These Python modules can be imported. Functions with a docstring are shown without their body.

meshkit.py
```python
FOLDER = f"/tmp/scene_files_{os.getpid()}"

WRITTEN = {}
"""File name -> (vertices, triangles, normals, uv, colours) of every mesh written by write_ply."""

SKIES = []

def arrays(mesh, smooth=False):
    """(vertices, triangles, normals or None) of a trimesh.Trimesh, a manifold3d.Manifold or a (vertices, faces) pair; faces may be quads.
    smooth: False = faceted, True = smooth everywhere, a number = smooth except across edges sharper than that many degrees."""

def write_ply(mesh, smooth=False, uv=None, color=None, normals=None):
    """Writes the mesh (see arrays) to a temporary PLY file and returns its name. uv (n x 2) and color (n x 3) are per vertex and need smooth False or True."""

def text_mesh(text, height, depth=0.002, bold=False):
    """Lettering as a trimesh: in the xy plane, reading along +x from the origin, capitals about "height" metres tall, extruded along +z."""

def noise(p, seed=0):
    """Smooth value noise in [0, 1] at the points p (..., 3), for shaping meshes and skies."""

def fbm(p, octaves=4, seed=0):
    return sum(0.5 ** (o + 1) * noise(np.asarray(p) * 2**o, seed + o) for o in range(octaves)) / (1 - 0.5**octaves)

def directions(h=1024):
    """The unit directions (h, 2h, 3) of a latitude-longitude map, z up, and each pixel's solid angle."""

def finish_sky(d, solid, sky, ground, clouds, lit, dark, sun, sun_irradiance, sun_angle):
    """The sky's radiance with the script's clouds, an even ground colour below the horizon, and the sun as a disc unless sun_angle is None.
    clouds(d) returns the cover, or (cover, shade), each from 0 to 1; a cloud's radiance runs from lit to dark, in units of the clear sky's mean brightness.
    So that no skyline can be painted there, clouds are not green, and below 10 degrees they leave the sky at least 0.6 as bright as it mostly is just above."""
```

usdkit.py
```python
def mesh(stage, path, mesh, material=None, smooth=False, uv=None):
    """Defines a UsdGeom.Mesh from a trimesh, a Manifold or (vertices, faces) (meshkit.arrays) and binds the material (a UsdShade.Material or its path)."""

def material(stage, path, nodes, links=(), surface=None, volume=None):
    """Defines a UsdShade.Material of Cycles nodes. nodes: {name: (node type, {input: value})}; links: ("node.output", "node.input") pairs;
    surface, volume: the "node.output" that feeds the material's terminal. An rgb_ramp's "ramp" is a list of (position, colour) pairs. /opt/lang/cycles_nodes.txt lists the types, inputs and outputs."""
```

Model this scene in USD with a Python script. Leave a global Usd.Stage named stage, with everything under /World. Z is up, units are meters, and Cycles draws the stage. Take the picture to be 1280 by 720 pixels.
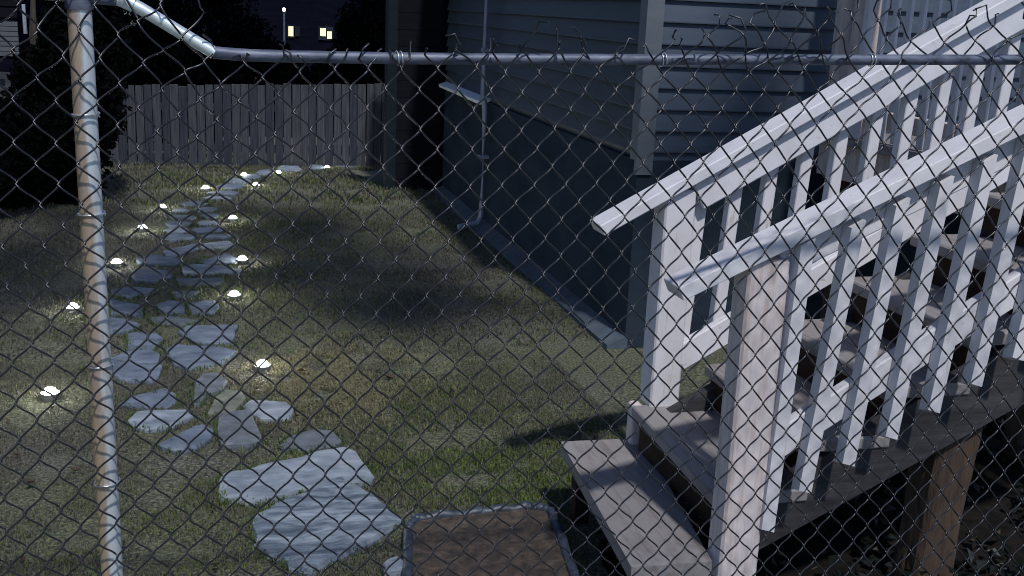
import math, random
import numpy as np, trimesh, usdkit, meshkit
from pxr import Usd, UsdGeom, UsdLux, UsdShade, Sdf, Gf

stage = Usd.Stage.CreateInMemory()
UsdGeom.SetStageUpAxis(stage, UsdGeom.Tokens.z)
UsdGeom.SetStageMetersPerUnit(stage, 1.0)
UsdGeom.Xform.Define(stage, '/World')
UsdGeom.Scope.Define(stage, '/World/Looks')
rnd = random.Random(7)
rng = np.random.default_rng(7)

# ------------------------------------------------------------------ camera, sky, sun, exposure
EXPOSURE = 0.15
SUN_AZ, SUN_EL, SUN_I = math.radians(6), math.radians(56), 0.78
SKY_STRENGTH = 0.085
F, CAM_Z = 1373.0, 1.67


def unit(v):
    v = np.array(v, float)
    return v / np.linalg.norm(v)


_y = unit([-375, -366, 1373]); _z = unit([246, -5400, -1373]); _z = unit(_z - _y * (_z @ _y)); _x = np.cross(_y, _z)
RC = np.stack([_x, _y, _z])
CAM = np.array([0, 0, CAM_Z])
cam = UsdGeom.Camera.Define(stage, '/World/camera')
cam.CreateHorizontalApertureAttr(36.0); cam.CreateFocalLengthAttr(36.0 * F / 1280); cam.CreateExposureAttr(EXPOSURE)
rt, up, bk = RC @ [1, 0, 0], RC @ [0, -1, 0], RC @ [0, 0, -1]
cam.AddTransformOp().Set(Gf.Matrix4d(*rt, 0, *up, 0, *bk, 0, *CAM, 1))

sun_dir = np.array([math.sin(SUN_AZ) * math.cos(SUN_EL), -math.cos(SUN_AZ) * math.cos(SUN_EL), math.sin(SUN_EL)])
dome = UsdLux.DomeLight.Define(stage, '/World/sky')
dome.GetPrim().SetCustomDataByKey('kind', 'structure')
sky_mat = usdkit.material(stage, '/World/Looks/night_sky', {
    's': ('sky_texture', {'sky_type': 'single_scattering', 'sun_disc': False, 'sun_elevation': SUN_EL, 'sun_rotation': math.atan2(sun_dir[0], sun_dir[1])}),
    't': ('mix_color', {'blend_type': 'multiply', 'fac': 1.0, 'b': (.80, .95, 1.22), 'use_clamp': False, 'use_clamp_result': False}),
    'b': ('background_shader', {'strength': SKY_STRENGTH})}, [('s.color', 't.a'), ('t.result', 'b.color')], surface='b.background')
UsdShade.MaterialBindingAPI.Apply(dome.GetPrim()).Bind(sky_mat)
sun = UsdLux.DistantLight.Define(stage, '/World/key_light')
sun.CreateNormalizeAttr(True); sun.CreateIntensityAttr(SUN_I); sun.CreateAngleAttr(2.2); sun.CreateColorAttr(Gf.Vec3f(1.0, 0.985, 0.97))
_r = unit(np.cross([0, 0, 1], sun_dir)); _u = np.cross(sun_dir, _r)
sun.AddTransformOp().Set(Gf.Matrix4d(*_r, 0, *_u, 0, *sun_dir, 0, 0, 0, 20, 1))


# ------------------------------------------------------------------ helpers
def ray(px, py):
    return RC @ np.array([(px - 640) / F, (py - 360) / F, 1.0])


def on_y(px, py, y):
    d = ray(px, py); return CAM + d * y / d[1]


def ground_z(x, y):
    x, y = np.asarray(x, float), np.asarray(y, float)
    z = -0.0925 * np.clip(y - 10, 0, 4.5) - 0.105 * np.clip(y - 14.5, 0, 27)
    und = (meshkit.noise(np.stack([x * 1.3, y * 1.3, 0 * x], -1), 3) - .5) * 0.035
    return z + und * np.clip((y - 1) / 3, 0, 1)


def on_ground(px, py):
    d = ray(px, py); t = -CAM_Z / d[2]
    for _ in range(30):
        p = CAM + d * t
        t = (ground_z(p[0], p[1]) - CAM_Z) / d[2]
    return CAM + d * t


class MB:
    """Collects shapes that become one mesh."""
    def __init__(self):
        self.v, self.f, self.n = [], [], 0

    def add(self, v, f):
        v = np.asarray(v, float); f = np.asarray(f, int)
        if f.shape[1] == 4:
            f = np.vstack([f[:, [0, 1, 2]], f[:, [0, 2, 3]]])
        self.v.append(v); self.f.append(f + self.n); self.n += len(v)
        return self

    def mesh(self):
        return np.vstack(self.v), np.vstack(self.f)

    def box(self, a, b, jitter=0):
        a, b = np.minimum(a, b), np.maximum(a, b)
        v = np.array([[x, y, z] for x in (a[0], b[0]) for y in (a[1], b[1]) for z in (a[2], b[2])], float)
        f = [[0, 1, 3, 2], [4, 6, 7, 5], [0, 4, 5, 1], [2, 3, 7, 6], [0, 2, 6, 4], [1, 5, 7, 3]]
        return self.add(v, f)

    def cbox(self, a, b, c=0.004):
        """box with chamfered edges"""
        import manifold3d as m3
        a, b = np.minimum(a, b), np.maximum(a, b)
        pts = []
        for k in range(3):
            for i in (0, 1):
                for j in (0, 1):
                    for l in (0, 1):
                        q = np.array([(a, b)[i][0], (a, b)[j][1], (a, b)[l][2]], float)
                        s = np.array([1 - 2 * i, 1 - 2 * j, 1 - 2 * l]) * c
                        s[k] = 0
                        pts.append(q + s)
        h = m3.Manifold.hull_points(np.array(pts))
        m = h.to_mesh()
        return self.add(m.vert_properties[:, :3], m.tri_verts)

    def plank(self, p, q, w, t, c=0.004, side=(0, 1, 0)):
        """board from p to q; w along the direction across (in the plane), t along side; chamfered"""
        p, q = np.array(p, float), np.array(q, float)
        L = np.linalg.norm(q - p); ex = (q - p) / L; ey = unit(np.array(side, float) - ex * (np.array(side) @ ex)); ez = np.cross(ex, ey)
        m = MB().cbox([0, -t / 2, -w / 2], [L, t / 2, w / 2], c)
        v, f = m.mesh()
        return self.add(p + v @ np.stack([ex, ey, ez]), f)

    def tube(self, pts, r, n=8, cap=True):
        pts = np.asarray(pts, float); k = len(pts)
        r = np.broadcast_to(np.asarray(r, float), (k,))
        t = np.gradient(pts, axis=0); t /= np.maximum(np.linalg.norm(t, axis=1, keepdims=True), 1e-9)
        ref = np.array([0, 0, 1.0]) if abs(t[:, 2]).mean() < .8 else np.array([0, 1.0, 0])
        a = np.cross(t, ref); a /= np.maximum(np.linalg.norm(a, axis=1, keepdims=True), 1e-9); b = np.cross(t, a)
        ang = np.arange(n) / n * 2 * np.pi
        v = pts[:, None] + r[:, None, None] * (np.cos(ang)[None, :, None] * a[:, None] + np.sin(ang)[None, :, None] * b[:, None])
        i = np.arange(k - 1)[:, None] * n; j = np.arange(n)[None]; j2 = (j + 1) % n
        f = np.stack([i + j, i + j2, i + n + j2, i + n + j], -1).reshape(-1, 4)
        v = v.reshape(-1, 3)
        f = np.vstack([f[:, [0, 1, 2]], f[:, [0, 2, 3]]])
        if cap:
            v = np.vstack([v, pts[0], pts[-1]])
            jj = np.arange(n); jn = (jj + 1) % n
            f = np.vstack([f, np.stack([jn, jj, 0 * jj + k * n], 1), np.stack([(k - 1) * n + jj, (k - 1) * n + jn, 0 * jj + k * n + 1], 1)])
        return self.add(v, f)

    def prism_xz(self, poly, y0, y1):
        """convex-ish polygon of (x, z), extruded along y"""
        from shapely.geometry import Polygon
        m = trimesh.creation.extrude_polygon(Polygon(poly), y1 - y0, engine='earcut')
        v = np.array(m.vertices)
        return self.add(np.stack([v[:, 0], y0 + v[:, 2], v[:, 1]], 1), np.array(m.faces)[:, ::-1])


_used = {}


def numbered(parent, name):
    k = (parent, name); n = _used.get(k, 0); _used[k] = n + 1
    return f'{parent}/{name}' if n == 0 else f'{parent}/{name}_{n:03d}'


def custom(p, label=None, cat=None, group=None, kind=None):
    for k, v in (('label', label), ('category', cat), ('group', group), ('kind', kind)):
        if v:
            p.SetCustomDataByKey(k, v)
    return p


def obj(name, mesh, m, parent='/World', smooth=False, **kw):
    if isinstance(mesh, MB):
        mesh = mesh.mesh()
    par = parent if isinstance(parent, str) else str(parent.GetPath())
    p = usdkit.mesh(stage, numbered(par, name), mesh, M[m], smooth=smooth).GetPrim()
    return custom(p, **kw)


def thing(name, label, cat, loc=(0, 0, 0), rotz=0, group=None, kind=None):
    x = UsdGeom.Xform.Define(stage, numbered('/World', name))
    if any(loc): x.AddTranslateOp().Set(Gf.Vec3d(*map(float, loc)))
    if rotz: x.AddRotateZOp().Set(math.degrees(rotz))
    return custom(x.GetPrim(), label, cat, group, kind)


# ------------------------------------------------------------------ materials
M = {}


def mat(name, *a, **k):
    M[name] = usdkit.material(stage, '/World/Looks/' + name, *a, **k)


def rough(name, c1, c2, scale=(8, 8, 8), rough_=0.7, bump=0.3, dist=0.01, detail=5, c3=None, spec=0.5, metallic=0.0, lo=.35, hi=.65, tex=1.0):
    ramp = [(lo, c1), (hi, c2)] if c3 is None else [(lo - .1, c1), ((lo + hi) / 2, c2), (hi + .1, c3)]
    mat(name, {'g': ('geometry', {}), 'm': ('mapping', {'scale': scale}),
               'n': ('noise_texture', {'scale': 1.0, 'detail': detail, 'roughness': 0.62}),
               'r': ('rgb_ramp', {'ramp': ramp}),
               'b': ('bump', {'strength': bump, 'distance': dist}),
               'p': ('principled_bsdf', {'roughness': rough_, 'metallic': metallic, 'specular_ior_level': spec})},
        [('g.position', 'm.vector'), ('m.vector', 'n.vector'), ('n.fac', 'r.fac'), ('r.color', 'p.base_color'), ('n.fac', 'b.height'), ('b.normal', 'p.normal')], surface='p.BSDF')


def worn_paint(name, paint, wood, scale, lo, hi, rough_=0.72, random_=0.0):
    """paint that has worn through to the wood along the grain, with a little grime"""
    mat(name, {'g': ('geometry', {}), 'm': ('mapping', {'scale': scale}), 'm2': ('mapping', {'scale': (9, 9, 9)}),
               'n': ('noise_texture', {'scale': 1.0, 'detail': 6, 'roughness': 0.65}),
               'n2': ('noise_texture', {'scale': 1.0, 'detail': 4, 'roughness': 0.6}),
               'r': ('rgb_ramp', {'ramp': [(lo, wood), (hi, paint)]}),
               'r2': ('rgb_ramp', {'ramp': [(.3, (.86, .85, .84)), (.62, (1, 1, 1))]}),
               'x': ('mix_color', {'blend_type': 'multiply', 'fac': 1.0}),
               'b': ('bump', {'strength': .18, 'distance': .002}),
               'p': ('principled_bsdf', {'roughness': rough_, 'specular_ior_level': .25})},
        [('g.position', 'm.vector'), ('m.vector', 'n.vector'), ('n.fac', 'r.fac'), ('g.position', 'm2.vector'), ('m2.vector', 'n2.vector'), ('n2.fac', 'r2.fac'),
         ('r.color', 'x.a'), ('r2.color', 'x.b'), ('x.result', 'p.base_color'), ('n.fac', 'b.height'), ('b.normal', 'p.normal')], surface='p.BSDF')


worn_paint('white_rail_paint', (.58, .575, .60), (.40, .35, .33), (22, 50, 50), .29, .37)
worn_paint('white_upright_paint', (.56, .55, .57), (.40, .33, .29), (60, 60, 5), .29, .40)
worn_paint('pinkish_post_paint', (.59, .53, .525), (.48, .40, .375), (60, 60, 6), .36, .54)
worn_paint('bare_pink_wood', (.58, .51, .48), (.36, .29, .25), (45, 45, 3), .3, .6, .75)
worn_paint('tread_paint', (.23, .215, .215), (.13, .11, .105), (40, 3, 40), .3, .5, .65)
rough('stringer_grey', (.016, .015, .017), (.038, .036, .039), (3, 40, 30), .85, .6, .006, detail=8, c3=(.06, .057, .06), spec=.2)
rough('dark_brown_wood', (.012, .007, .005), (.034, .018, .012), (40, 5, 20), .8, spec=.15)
rough('weathered_log', (.018, .012, .008), (.06, .036, .021), (40, 40, 3), .9, 1.0, .016, c3=(.026, .019, .015), detail=8)
rough('fence_picket', (.026, .030, .040), (.064, .068, .08), (60, 60, 2.2), .9, .4, spec=.1)
rough('fence_picket_dark', (.018, .022, .032), (.042, .046, .058), (60, 60, 2.2), .9, .4, spec=.1)
rough('vinyl_siding', (.044, .060, .084), (.055, .072, .098), (3, 3, 30), .55, .08, .002, spec=.3)
rough('dark_siding', (.042, .05, .064), (.05, .058, .072), (3, 3, 30), .5, .08, .002)
rough('corner_trim', (.095, .112, .126), (.11, .128, .142), (3, 3, 20), .55, .08, .002, spec=.3)
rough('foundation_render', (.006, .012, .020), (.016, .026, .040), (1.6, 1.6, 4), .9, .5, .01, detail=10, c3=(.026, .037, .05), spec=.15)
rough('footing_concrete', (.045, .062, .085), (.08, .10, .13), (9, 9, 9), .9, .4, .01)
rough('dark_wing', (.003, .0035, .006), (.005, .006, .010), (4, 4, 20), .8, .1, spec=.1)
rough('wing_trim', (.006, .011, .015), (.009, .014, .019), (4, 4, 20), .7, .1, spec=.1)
rough('ledge_white', (.8, .84, .88), (.85, .88, .9), (20, 20, 20), .5, .1)
rough('downspout_metal', (.22, .25, .33), (.3, .33, .42), (10, 10, 6), .4, .05, metallic=.2)
rough('roof_shingle', (.01, .01, .012), (.02, .02, .022), (20, 20, 20), .9, spec=.1)
rough('galvanized', (.50, .54, .57), (.66, .69, .71), (40, 40, 14), .32, .12, .002, metallic=.75)
mat('side_lit_post_metal', {'t': ('geometry', {}), 's': ('mapping', {'scale': (26, 26, 5)}), 'n': ('noise_texture', {'scale': 1.0, 'detail': 6, 'roughness': .65}),
                   'd': ('vector_math', {'math_type': 'dot_product', 'vector2': (-.30, 0, 0)}), 'a': ('math', {'math_type': 'add'}),  # tint by facing: warm light at left, bright at right, painted in
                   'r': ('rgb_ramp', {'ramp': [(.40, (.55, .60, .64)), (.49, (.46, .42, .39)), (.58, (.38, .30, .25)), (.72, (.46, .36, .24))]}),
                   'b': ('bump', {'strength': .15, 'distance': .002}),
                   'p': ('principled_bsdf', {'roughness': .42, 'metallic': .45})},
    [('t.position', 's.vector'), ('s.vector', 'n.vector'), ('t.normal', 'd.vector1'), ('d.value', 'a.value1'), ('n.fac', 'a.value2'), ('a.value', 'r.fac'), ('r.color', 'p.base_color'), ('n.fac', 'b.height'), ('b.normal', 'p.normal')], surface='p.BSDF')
rough('rail_metal', (.022, .026, .04), (.085, .098, .14), (14, 50, 50), .55, .3, .003, metallic=.35, c3=(.15, .165, .21), detail=7, lo=.4, hi=.6)
rough('lit_rail_metal', (.55, .62, .64), (.72, .78, .78), (30, 60, 60), .3, .15, .002, metallic=.55)  # same rail, with its reflected light put into a brighter colour
rough('wire_metal', (.005, .006, .009), (.013, .013, .017), (30, 30, 30), .33, .2, .001, metallic=.0, spec=.6)
rough('flagstone', (.065, .082, .115), (.105, .128, .172), (9, 13, 9), .75, .55, .010, detail=10, c3=(.16, .19, .24), lo=.42, hi=.60, spec=.25)
rough('flagstone_grey', (.065, .074, .088), (.10, .112, .13), (12, 15, 13), .75, .55, .010, detail=10, c3=(.15, .165, .185), lo=.42, hi=.60, spec=.25)
rough('flagstone_tan', (.07, .078, .062), (.125, .132, .105), (10, 14, 12), .75, .8, .012, detail=9, c3=(.19, .195, .165), lo=.45, hi=.57)
mat('flagstone_slate', {'g': ('geometry', {}), 'm': ('mapping', {'scale': (7, 26, 9), 'rotation': (0, 0, .5)}), 'n': ('noise_texture', {'scale': 1.0, 'detail': 7, 'roughness': .62, 'distortion': .8}),
                        'r': ('rgb_ramp', {'ramp': [(.34, (.055, .072, .095)), (.46, (.105, .13, .162)), (.55, (.165, .198, .235)), (.68, (.25, .285, .325))]}),
                        'b': ('bump', {'strength': .6, 'distance': .011}), 'p': ('principled_bsdf', {'roughness': .7, 'specular_ior_level': .3})},
    [('g.position', 'm.vector'), ('m.vector', 'n.vector'), ('n.fac', 'r.fac'), ('r.color', 'p.base_color'), ('n.fac', 'b.height'), ('b.normal', 'p.normal')], surface='p.BSDF')
rough('flagstone_pale', (.10, .122, .15), (.18, .21, .248), (8, 15, 9), .75, .6, .010, detail=10, c3=(.27, .30, .34), lo=.42, hi=.60, spec=.25)
mat('lamp_glow', {'e': ('emission', {'color': (1.0, .98, .88), 'strength': 90.0})}, [], surface='e.emission')
mat('window_glow', {'e': ('emission', {'color': (1.0, .84, .5), 'strength': 1.3})}, [], surface='e.emission')
mat('far_lamp_glow', {'e': ('emission', {'color': (.9, .95, 1.0), 'strength': 2.5})}, [], surface='e.emission')
rough('lamp_rim', (.2, .2, .2), (.3, .3, .3), (20, 20, 20), .35, .1, metallic=.8)
rough('black_plastic', (.016, .022, .034), (.04, .052, .075), (40, 40, 40), .5, .4, .004)
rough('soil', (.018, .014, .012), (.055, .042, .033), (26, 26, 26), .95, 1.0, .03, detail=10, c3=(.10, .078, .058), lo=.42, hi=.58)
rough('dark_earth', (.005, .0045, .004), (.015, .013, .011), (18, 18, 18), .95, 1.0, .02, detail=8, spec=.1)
rough('bark', (.03, .025, .02), (.07, .055, .045), (14, 14, 3), .95, .8, .02)
rough('window_dark', (.01, .012, .02), (.016, .02, .03), (2, 2, 2), .1)
rough('far_house_wall', (.0035, .004, .009), (.0055, .0065, .012), (2, 2, 8), .9, spec=0.0)
rough('near_house_wall', (.03, .033, .04), (.05, .054, .06), (2, 2, 14), .8, spec=.1)
rough('near_house_siding', (.075, .082, .09), (.10, .108, .115), (2, 2, 14), .8, spec=.1)


def leaf_mat(name, c1, c2, trans=.25, rough_=.55, spec=.25):
    mat(name, {'g': ('geometry', {}), 'r': ('rgb_ramp', {'ramp': [(0, c1), (1, c2)]}), 'p': ('principled_bsdf', {'roughness': rough_, 'specular_ior_level': spec}),
               't': ('translucent_bsdf', {}), 'x': ('mix_closure', {'fac': trans})},
        [('g.random_per_island', 'r.fac'), ('r.color', 'p.base_color'), ('r.color', 't.color'), ('p.BSDF', 'x.closure1'), ('t.BSDF', 'x.closure2')], surface='x.closure')


leaf_mat('black_foliage', (.002, .003, .003), (.006, .0085, .007), .1, .9, .03)
leaf_mat('tree_foliage', (.010, .014, .012), (.022, .028, .022), .15, .8)
leaf_mat('far_foliage', (.001, .0013, .0018), (.003, .0036, .0042), .1, .9, .0)
leaf_mat('weed_leaf', (.035, .06, .02), (.08, .12, .04))
leaf_mat('ivy_leaf', (.006, .009, .007), (.035, .045, .032), .1, .4, .2)
leaf_mat('dry_leaf', (.07, .05, .034), (.22, .16, .10))
leaf_mat('grass_blade', (.075, .11, .034), (.23, .275, .09), .3)
leaf_mat('bright_grass_blade', (.15, .19, .05), (.40, .43, .13), .3)
leaf_mat('dry_grass_blade', (.12, .115, .09), (.46, .42, .31), .3)
leaf_mat('lit_pool_blade', (.20, .19, .11), (.62, .58, .38), .3)  # pale colour stands for a pool of light on the grass
mat('lawn_soil', {'g': ('geometry', {}), 'm': ('mapping', {'scale': (1.1, 1.1, 1.1)}), 'm2': ('mapping', {'scale': (80, 80, 80)}),
                  'n': ('noise_texture', {'scale': 1.0, 'detail': 4}), 'n2': ('noise_texture', {'scale': 1.0, 'detail': 5, 'roughness': .7}),
                  'r': ('rgb_ramp', {'ramp': [(.35, (.15, .145, .125)), (.55, (.13, .145, .085)), (.7, (.18, .172, .125))]}),
                  'r2': ('rgb_ramp', {'ramp': [(.36, (.15, .15, .15)), (.5, (.7, .7, .7)), (.66, (1.8, 1.75, 1.6))]}),
                  'x': ('mix_color', {'blend_type': 'multiply', 'fac': 1.0, 'use_clamp': False}), 'b': ('bump', {'strength': 1.0, 'distance': .02}),
                  'p': ('principled_bsdf', {'roughness': .95})},
    [('g.position', 'm.vector'), ('m.vector', 'n.vector'), ('n.fac', 'r.fac'), ('g.position', 'm2.vector'), ('m2.vector', 'n2.vector'), ('n2.fac', 'r2.fac'),
     ('r.color', 'x.a'), ('r2.color', 'x.b'), ('x.result', 'p.base_color'), ('n2.fac', 'b.height'), ('b.normal', 'p.normal')], surface='p.BSDF')


# ------------------------------------------------------------------ the ground
def sheet(xs, ys, dz=0.0):
    X, Y = np.meshgrid(xs, ys)
    Z = ground_z(X, Y) + dz
    v = np.stack([X, Y, Z], -1).reshape(-1, 3)
    nx = len(xs); i, j = np.meshgrid(np.arange(len(ys) - 1), np.arange(nx - 1), indexing='ij')
    a = (i * nx + j).ravel()
    return v, np.stack([a, a + 1, a + nx + 1, a + nx], 1)


xs = np.concatenate([np.linspace(-150, -8, 14), np.linspace(-7, 7, 90), np.linspace(8, 150, 14)])
ys = np.concatenate([np.linspace(-60, 0, 10), np.linspace(.5, 16, 110), np.linspace(17, 60, 30), np.linspace(70, 400, 12)])
obj('lawn', sheet(xs, ys), 'lawn_soil', smooth=True, kind='structure')


# ------------------------------------------------------------------ the house on the right
HX, HY = 2.01, 5.07          # its left side wall and its front wall
FOUND = 0.97
house = thing('house', 'grey clapboard house with dark foundation and white downpipe behind the wooden stairs', 'house')
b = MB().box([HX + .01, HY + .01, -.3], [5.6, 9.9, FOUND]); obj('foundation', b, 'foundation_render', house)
b = MB().box([HX + .035, HY + .035, FOUND], [5.6, 9.9, 2.9]); obj('wall', b, 'dark_siding', house)


def clapboard(p0, p1, z, h, out, m, n):
    """one lap of siding from p0 to p1 (xy), facing n; thick at its lower edge"""
    p0, p1, n = np.array(p0, float), np.array(p1, float), np.array(n, float)
    prof = [(-.0, z), (out, z), (out, z + .006), (.004, z + h), (-.0, z + h)]
    v = np.array([[*(p + n * o), zz] for p in (p0, p1) for o, zz in prof]); k = len(prof)
    f = [[i, (i + 1) % k, k + (i + 1) % k, k + i] for i in range(k)]
    q = MB().add(v, f)
    q.add(v, [[0, 2, 1], [0, 3, 2], [0, 4, 3], [5, 6, 7], [5, 7, 8], [5, 8, 9]])
    obj('siding_board', q, m, house)


for i in range(18):
    z = FOUND + .035 + i * .105
    clapboard((HX + .035, 9.9), (HX + .035, HY + .035), z, .107, .024, 'vinyl_siding', (-1, 0))
for i in range(24):
    z = .38 + i * .105
    clapboard((HX + .07, HY + .035), (5.6, HY + .035), z, .107, .024, 'vinyl_siding', (0, -1))
b = MB().box([HX - .002, HY - .002, .9], [HX + .085, HY + .03, 2.9]).box([HX - .002, HY + .0301, FOUND], [HX + .03, HY + .09, 2.9])
obj('corner_board', b, 'corner_trim', house)
b = MB().plank((HX + .0, 8.25, FOUND + .012), (HX + .0, 9.85, FOUND + .022), .03, .12, .003, (1, 0, .35)); obj('ledge', b, 'ledge_white', house)
b = MB()
for s in np.linspace(HY, 9.9, 12)[:-1]:
    b.box([HX - .09, s, -.1], [HX + .02, s + .43, .065])
v, f = b.mesh(); top = (v[:, 2] > 0) & (v[:, 0] < HX); v[top, 2] = .02; obj('footing', (v, f), 'footing_concrete', house)
sy = 8.17
b = MB().tube([(HX - .05, sy, 2.9), (HX - .05, sy, FOUND + .06), (HX - .035, sy + .0, FOUND + .0), (HX - .03, sy, .9), (HX - .03, sy, .1), (HX - .06, sy - .02, .05), (HX - .22, sy - .06, .03)], .021, 8)
obj('downspout', b, 'downspout_metal', house, smooth=40)
for z in (1.35, .55):
    obj('downspout_strap', MB().box([HX - .07, sy - .03, z], [HX + .02, sy + .03, z + .025]), 'downspout_metal', house)
b = MB()
for s in (0, 1):
    b.add([[HX - .12, HY - .15, 2.9], [5.8, HY - .15, 2.9], [5.8, 11.2, 2.9], [HX - .12, 11.2, 2.9], [HX + 1.7, HY - .15, 4.1], [HX + 1.7, 11.2, 4.1]],
          [[0, 1, 4], [2, 3, 5], [1, 2, 5], [1, 5, 4], [3, 0, 4], [3, 4, 5], [0, 3, 2], [0, 2, 1]]) if s == 0 else None
obj('roof', b, 'roof_shingle', house)
# its darker wing at the back, standing out to the left
WX, WY = 1.52, 10.0
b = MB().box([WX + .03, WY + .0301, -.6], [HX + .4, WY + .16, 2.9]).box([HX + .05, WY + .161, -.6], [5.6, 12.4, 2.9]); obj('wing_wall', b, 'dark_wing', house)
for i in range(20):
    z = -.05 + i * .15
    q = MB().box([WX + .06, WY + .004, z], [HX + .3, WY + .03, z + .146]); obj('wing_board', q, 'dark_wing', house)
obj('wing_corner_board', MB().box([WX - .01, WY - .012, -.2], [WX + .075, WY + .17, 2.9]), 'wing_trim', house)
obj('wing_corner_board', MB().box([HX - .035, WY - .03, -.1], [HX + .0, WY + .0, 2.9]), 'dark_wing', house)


# ------------------------------------------------------------------ deck beside the stairs
deck = thing('deck', 'raised wooden deck with pinkish weathered railing against the grey house wall', 'deck')
DX = 2.95
for i in range(11):
    y0 = 2.46 + i * .23
    obj('deck_board', MB().cbox([DX - .02, y0, 1.10], [5.0, y0 + .222, 1.135], .004), 'tread_paint', deck)
obj('rim_joist', MB().box([DX + .005, 2.47, .93], [DX + .045, 4.98, 1.098]), 'bare_pink_wood', deck)
obj('rail_post', MB().cbox([DX, 4.86, 1.14], [DX + .1, 4.96, 2.25]), 'bare_pink_wood', deck)
obj('rail_post', MB().cbox([DX - .0, 4.70, 1.14], [DX + .1, 4.80, 2.25]), 'bare_pink_wood', deck)
obj('trim_board', MB().cbox([DX - .012, 4.662, 1.14], [DX + .03, 4.695, 2.2]), 'white_upright_paint', deck)
for k in range(15):
    y0 = 4.59 - k * .098
    obj('rail_baluster', MB().cbox([DX + .02, y0 - .016, 1.15], [DX + .042, y0 + .016, 2.12]), 'white_upright_paint', deck)
obj('lower_rail', MB().cbox([DX + .06, 3.2, 1.2], [DX + .1, 4.68, 1.28]), 'bare_pink_wood', deck)
obj('upper_rail', MB().cbox([DX + .0, 3.2, 2.12], [DX + .1, 4.86, 2.16]), 'bare_pink_wood', deck)
for x, y in ((DX + .06, 4.78), (DX + .1, 3.4), (4.8, 2.6), (4.8, 4.8)):
    obj('support_post', MB().cbox([x, y, -.2], [x + .1, y + .1, .93], .006), 'weathered_log', deck)
obj('skirt_board', MB().box([DX + .05, 4.3, .62], [DX + .075, 4.7, .93]), 'weathered_log', deck)

# ------------------------------------------------------------------ stairs
NY, FY = 2.45, 3.20         # front planes of the two railings
stairs = thing('wooden_stairs', 'wooden outdoor stairs with white painted railings rising to the deck', 'stairs')
RISE, RUN = .145, .24
for k in range(6):
    z, x = .41 + k * RISE, 1.305 + k * RUN
    back = x + .285 if k < 5 else DX - .025
    q = MB().cbox([x, NY + .053, z - .038], [back, FY + .0 if k else FY + .03, z], .005)
    v, f = q.mesh(); v[:, 0] += (v[:, 1] - 2.83) * .05; v[:, 2] += (v[:, 1] - 2.83) * -.012
    obj('tread', (v, f), 'tread_paint', stairs)
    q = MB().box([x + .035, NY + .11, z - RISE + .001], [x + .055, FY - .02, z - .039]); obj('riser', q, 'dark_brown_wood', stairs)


def zrail(x, a, b):
    return a[1] + (x - a[0]) * (b[1] - a[1]) / (b[0] - a[0])


# stringers
for y0, y1, dz, m in ((NY + .06, NY + .1, 0, 'stringer_grey'), (FY - .06, FY - .02, .02, 'stringer_grey')):
    s = .49
    poly = [(1.36, .195 + dz), (2.9, .195 + s * 1.54 + dz), (2.9, 1.09), (2.62, 1.05), (1.36, .37)]
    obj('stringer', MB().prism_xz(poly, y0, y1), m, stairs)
m = trimesh.Trimesh(*MB().cbox([2.0, 2.54, -.05], [2.14, 2.67, .58], .014).mesh()).subdivide_to_size(.03)
v = np.array(m.vertices); v[:, :2] += (np.stack([meshkit.fbm(v * [16, 16, 5], 3, 2), meshkit.fbm(v * [16, 16, 5] + 9, 3, 3)], 1) - .5) * .03; v[:, 0] -= (.3 - v[:, 2]) * .06
obj('support_post', (v, np.array(m.faces)), 'weathered_log', stairs, smooth=40)
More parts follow.
